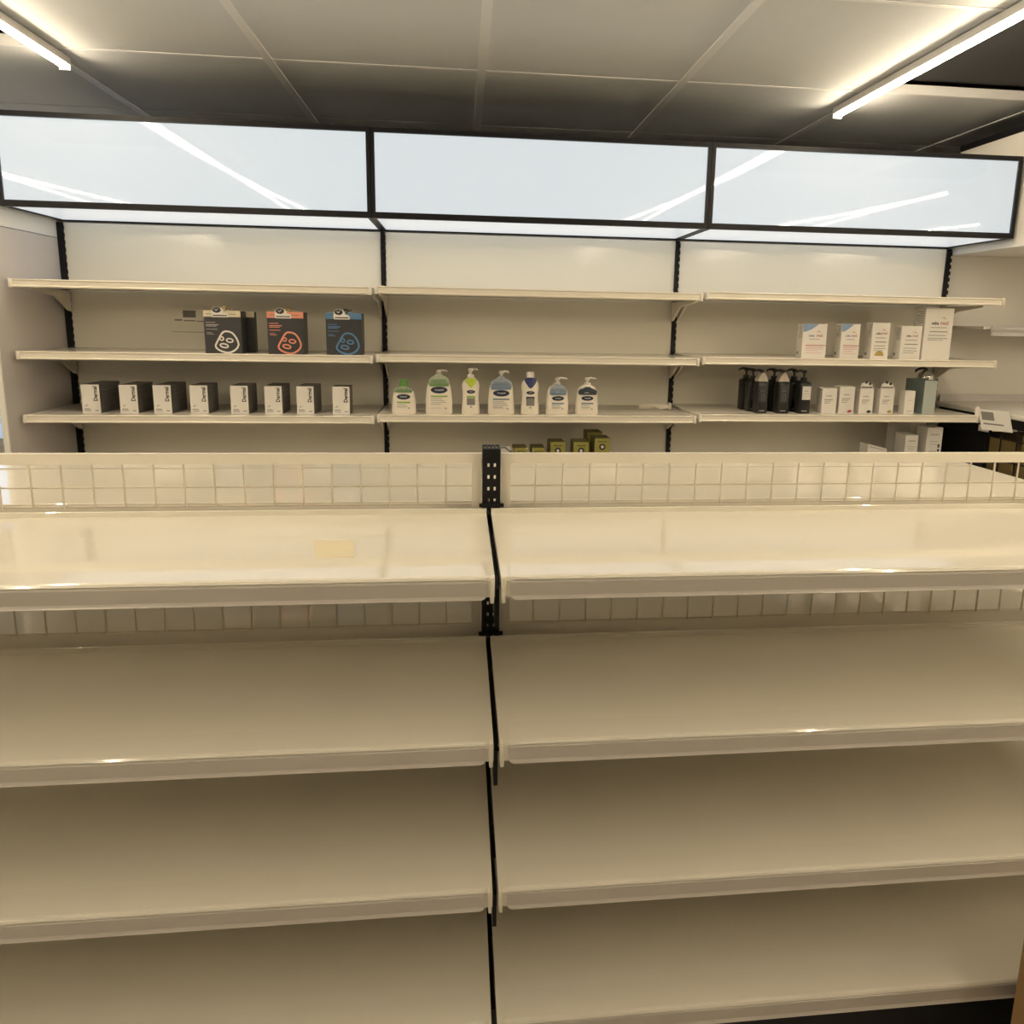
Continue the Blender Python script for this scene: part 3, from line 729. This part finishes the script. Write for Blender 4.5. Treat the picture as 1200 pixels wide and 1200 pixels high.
# ---- sensitive-skin cartons on the shelf above
def seb(x, w, h, label, kind, d=.05, logo=.0095):
    t = carton(x, 2.700, zC, w, h, d, label, 'skincare_carton', 'paper_white', 'white skincare cartons', rz=-.02)
    y = -.0002
    if kind == 'swoosh':
        n = 10; pts = [(-w/2+.001, h-.001)]+[(-w/2+.001+(w*.62)*i/n, h-.001-.030*(1-(i/n)**1.6)*(1 if i else 1)) for i in range(n+1)]
        obj('swoosh', MB().prism_y([(a, b) for a, b in pts], y-.0005, y), 'swoosh_blue', t)
        zl = h*.66
        obj('rule', MB().rect(-w*.36, w*.47, h*.365, h*.385, y), 'print_red', t)
        obj('print', MB().lines([(-w*.34, w*.40, h*.32, .003), (-w*.34, w*.38, h*.27, .0022), (-w*.32, w*.20, h*.22, .002), (-w*.34, w*.34, h*.15, .002)], y), 'print_pink', t)
        obj('print', MB().lines([(-w*.22, w*.22, h*.555, .003)], y), 'print_pale', t)
    else:
        zl = h*.71
        rows = [(-w*.28, w*.30, zl-.017, .0022), (-w*.30, w*.34, zl-.033, .0032), (-w*.34, w*.30, zl-.048, .0022), (-w*.34, w*.34, zl-.058, .0022), (-w*.34, w*.20, zl-.066, .0018)]
        obj('print', MB().lines(rows, y), 'print_grey', t)
        if kind == 'dome':
            obj('picture', MB().prism_y([(w*.26*math.cos(a), .012+.020*math.sin(a)) for a in [PI*i/12 for i in range(13)]], y-.0005, y), 'print_gold', t)
        if kind == 'tall': obj('rule', MB().lines([(-w*.34, w*.46, h*.50, .0010), (-w*.34, w*.46, h*.40, .0010)], y), 'print_pale', t)
    a = text_mb('seba', logo, -w*.13, zl, y, 0, 1.0, bold=.03); b2 = text_mb('med', logo*1.25, w*.19, zl+.001, y, 0, .85, bold=.01)
    obj('lettering', a, 'swoosh_blue' if kind == 'swoosh' else 'print_dark', t); obj('lettering', b2, 'print_red', t)
    obj('logo_mark', MB().tube([(w*.08, y-.0008, zl+logo*1.5), (w*.16, y-.0008, zl+logo*1.9), (w*.22, y-.0008, zl+logo*1.2)], .0009, 5), 'print_red', t)
    sr = MB()
    for k in range(7): sr.box(-w/2-.0004, -w/2+.0002, .008, .008+(d-.016)*random.uniform(.4, .9), h*.92-k*.007, h*.92-k*.007+.0022)
    sr.box(-w/2-.0004, -w/2+.0002, d*.6, d*.85, .014, .024)
    obj('side_print', sr, 'print_grey', t)
seb(1.3526, .096, .1305, 'wider white carton with a blue swoosh, leftmost of the skincare cartons', 'swoosh')
seb(1.4977, .075, .133, 'narrower white carton with a blue swoosh, second from the left', 'swoosh', logo=.0085)
seb(1.6216, .071, .139, 'slim white carton with a golden dome picture at its foot', 'dome', logo=.0085)
seb(1.748, .083, .129, 'short white carton just left of the tallest skincare carton', 'plain', logo=.0085)
seb(1.8565, .116, .200, 'tallest and broadest white skincare carton, rightmost on its shelf', 'tall', .075, .0125)

# ---- olive boxes and packs on the bottom visible shelf
z4 = H-.575
def olive(x, y, w, h, label, badge=True):
    t = thing('olive_box', label, 'box', (x, y, z4), random.uniform(.0, .06), 'olive green boxes')
    obj('carton', MB().bbox(-w/2, w/2, .0006, .085, 0, h, .001), 'olive_dark', t)
    obj('front_face', MB().rect(-w/2+.0006, w/2-.0006, .0006, h-.0006, .0006), 'olive_box', t)
    obj('print', MB().lines([(-w*.28, w*.05, h-.014, .003), (w*.09, w*.28, h-.014, .003)], 0), 'print_dark', t)
    b = obj('badge', MB().ell(0, h-.034, .0125, .0125, 0), 'print_dark', t)
    obj('badge_mark', MB().lines([(-.0025, .0025, h-.034, .012), (-.006, .006, h-.034, .004)], -.0005), 'paper_white', b)
    return t
olive(.2252, 2.72, .050, .098, 'olive box with only its lid edge showing, nearest the black post')
olive(.2934, 2.72, .049, .098, 'second low olive box right of the black post, only its lid showing')
olive(.3686, 2.72, .058, .120, 'third olive box from the black post, standing alone')
olive(.4590, 2.72, .060, .120, 'olive box left beside the foremost badge box')
olive(.5413, 2.72, .060, .135, 'tallest front olive box with a dark round badge in view')
olive(.5300, 2.825, .062, .142, 'olive box standing behind the tallest front olive box')
t = thing('crumpled_pack', 'small pale crumpled pack poking up right beside the black post', 'pack', (.170, 2.735, z4))
obj('pouch', MB().add([(-.020,0,0),(.024,0,0),(.024,.012,0),(-.020,.012,0),(-.026,.002,.096),(.012,-.004,.101),(.030,.004,.090),(.030,.008,.090),(.012,.004,.101),(-.026,.006,.096)],
   [(0,1,6,5,4),(2,3,9,8,7),(0,3,2,1),(1,2,7,6),(3,0,4,9),(4,5,8,9),(5,6,7,8)]), 'card_white', t)
obj('print', MB().tube([(-.020, 0, .094), (-.004, -.003, .096), (.012, -.004, .084), (.022, -.001, .080)], .002, 6), 'print_dark', t)
def pack(x, y, w, h, d, label, rz=0, printed=True):
    t = carton(x, y, z4, w, h, d, label, 'medicine_pack', 'card_white', 'white packs on the lowest visible shelf', rz=rz)
    if printed: obj('print', MB().lines([(-w*.25, w*.28, h*.84, .006), (-w*.3, w*.3, h*.68, .003), (-w*.25, w*.25, h*.62, .003), (-w*.3, w*.2, h*.45, .004)], -.0002), 'print_pale', t)
    return t
t = pack(1.811, 2.72, .052, .149, .085, 'smaller standing white pack, left of the larger one with a black mark', -.10)
t = pack(1.9075, 2.72, .064, .180, .08, 'larger standing white pack with a black mark at its right edge', -.08)
obj('mark', MB().lines([(.016, .024, .105, .014), (.016, .024, .087, .012)], -.0002), 'print_dark', t)
pack(1.862, 2.87, .075, .185, .05, 'grey-white pack at the back between the two standing packs', 0, False)
t = thing('lying_pack', 'low pale folded pack left of the standing white packs', 'pack', (1.68, 2.74, z4))
obj('pouch', MB().prism_y([(-.040, .0), (-.042, .108), (-.020, .104), (.020, .094), (.040, .090), (.044, .0)], 0, .06), 'card_white', t)
obj('fold', MB().prism_y([(-.036, .101), (-.018, .097), (.020, .088), (.036, .084), (.036, .081), (-.036, .096)], -.0006, 0), 'print_pale', t)

# ================================================================== SIDE STAND at the right (white top, black wire crate)
TX0, TX1, TY0, TY1 = 2.105, 2.62, 2.30, 3.03
b0 = ((TX0+TX1)/2, (TY0+TY1)/2, 0)
sd = thing('side_stand', 'white topped black wire display stand in the right corner', 'stand', b0)
obj('top_board', MB().bbox(TX0, TX1, TY0, TY1, H-.340, H-.320, .003), 'white_board', sd, b0, 40)
obj('back_strip', MB().box(TX0+.02, TX1+.8, TY1-.006, TY1, H-.3195, H-.288), 'grey_board', sd, b0)
fr = MB().box(TX0+.02, TX0+.05, 2.72, 2.76, .09, H-.380)
obj('side_panel', MB().box(TX0+.022, TX0+.030, 2.76, TY1-.04, .09, H-.380), 'black_metal', sd, b0)
for x in (TX0+.02, TX1-.04):
    for y in (TY0+.02, TY1-.04): fr.box(x, x+.03, y, y+.03, 0, H-.340)
for z in (.05, H-.380, .42):
    fr.box(TX0+.02, TX1-.02, TY0+.02, TY0+.04, z, z+.04 if z > .7 else z+.02).box(TX0+.02, TX1-.02, TY1-.04, TY1-.02, z, z+.02)
    fr.box(TX0+.02, TX0+.04, TY0+.04, TY1-.04, z, z+.04 if z > .7 else z+.02).box(TX1-.04, TX1-.02, TY0+.04, TY1-.04, z, z+.02)
obj('frame', fr, 'black_metal', sd, b0)
for side in range(2):
    wire = None
    n = 8 if side == 0 else 6
    for i in range(n):
        if side == 0: p0, p1 = (TX0+.025, TY0+.08+i*.085, .07), (TX0+.025, TY0+.08+i*.085, H-.380)
        else: p0, p1 = (TX0+.09+i*.075, TY0+.025, .07), (TX0+.09+i*.075, TY0+.025, H-.380)
        obj('wire', MB().tube([p0, p1], .003, 6), 'black_metal', sd, b0)
    for z in [.15+.085*i for i in range(8)]:
        if side == 0: obj('wire', MB().tube([(TX0+.022, TY0+.04, z), (TX0+.022, TY1-.04, z)], .003, 6), 'black_metal', sd, b0)
        else: obj('wire', MB().tube([(TX0+.04, TY0+.022, z), (TX1-.04, TY0+.022, z)], .003, 6), 'black_metal', sd, b0)
obj('tray', MB().box(TX0+.041, TX1-.041, TY0+.041, TY1-.041, .06, .075).box(TX0+.041, TX1-.041, TY0+.041, TY1-.041, .425, .438), 'black_metal', sd, b0)
for (x, y, z, sx, sy, sz, lb) in ((2.29, 2.45, .438, .28, .20, .33, 'brown carton in the black wire stand, front of its upper tray'),
        (2.30, 2.72, .438, .30, .28, .30, 'brown carton in the black wire stand, back of its upper tray'),
        (2.32, 2.60, .075, .32, .40, .28, 'large brown carton in the lower tray of the black wire stand')):
    t = thing('brown_carton', lb, 'box', (x, y, z), 0, 'brown cartons in the wire stand')
    obj('carton', MB().bbox(-sx/2, sx/2, -sy/2, sy/2, 0, sz, .003), 'brown_carton', t)
    obj('tape', MB().box(-.022, .022, -sy/2-.0008, sy/2+.0008, sz-.04, sz+.0008), 'carton', t)
t = thing('price_tag', 'small white tag clipped under the edge of the white stand top', 'tag', (2.110, 2.712, H-.385), -PI/2)
obj('card', MB().box(-.030, .030, 0, .0015, -.024, .0), 'card_white', t)
obj('clip', MB().bbox(-.006, .006, -.0015, .003, -.006, .004, .001), 'black_metal', t)
t = thing('sign_card', 'white printed card hanging on the left edge of the white stand top', 'card', (2.060, 2.605, H-.314), -1.014)
def tilt(mb): mb.v = [(x-z*.30, y+z*.05, z) for x, y, z in mb.v]; return mb
obj('card', tilt(MB().box(-.055, .055, -.002, 0, -.074, .004)), 'card_white', t)
obj('picture', tilt(MB().rect(-.046, -.002, -.036, -.004, -.002)), 'card_grey', t)
obj('print', tilt(MB().lines([(-.044, .028, -.050, .006)], -.002)), 'print_grey', t)
obj('holder', MB().box(-.066, -.050, -.001, .010, -.030, .012), 'pump_white', t)

# shelf of the next unit, at eye level on the right
xs0 = X4+.03
t = thing('side_shelf', 'short cream shelf on the wall right of the wall shelving', 'shelf', (2.6, YW-.1, H))
obj('shelf', MB().bbox(xs0, 3.3, 2.80, YW-.002, H+.000, H+.012, .002), 'wall_shelf_white', t, (2.6, YW-.1, H), 40)
obj('price_rail', MB().prism_x([(2.7998, H+.012), (2.790, H+.010), (2.786, H+.000), (2.792, H-.012), (2.788, H-.026), (2.7998, H-.028)], 2.155, 3.3), 'grey_board', t, (2.6, YW-.1, H))
for bx_ in (2.75, 3.2): obj('bracket', MB().prism_x([(YW-.004, H-.001), (2.86, H-.001), (2.86, H-.008), (YW-.004, H-.07)], bx_, bx_+.006), 'rail_white', t, (2.6, YW-.1, H))

# ================================================================== carton at the foot of the right bay
t = thing('cardboard_box', 'tan cardboard box on the floor before the right gondola bay', 'box', (1.028, .70, 0))
obj('carton', MB().bbox(-.19, .19, -.16, .16, 0, .305, .004), 'carton', t)
obj('flap', MB().add([(-.19, -.16, .3055), (.19, -.16, .3055), (.19, -.002, .3065), (-.19, -.002, .3065), (-.19, -.16, .3085), (.19, -.16, .3085), (.19, -.002, .3095), (-.19, -.002, .3095)], [(0,3,2,1),(4,5,6,7),(0,1,5,4),(1,2,6,5),(2,3,7,6),(3,0,4,7)]), 'carton', t)
obj('flap', MB().add([(-.19, .002, .3065), (.19, .002, .3065), (.19, .16, .3055), (-.19, .16, .3055), (-.19, .002, .3095), (.19, .002, .3095), (.19, .16, .3085), (-.19, .16, .3085)], [(0,3,2,1),(4,5,6,7),(0,1,5,4),(1,2,6,5),(2,3,7,6),(3,0,4,7)]), 'carton', t)
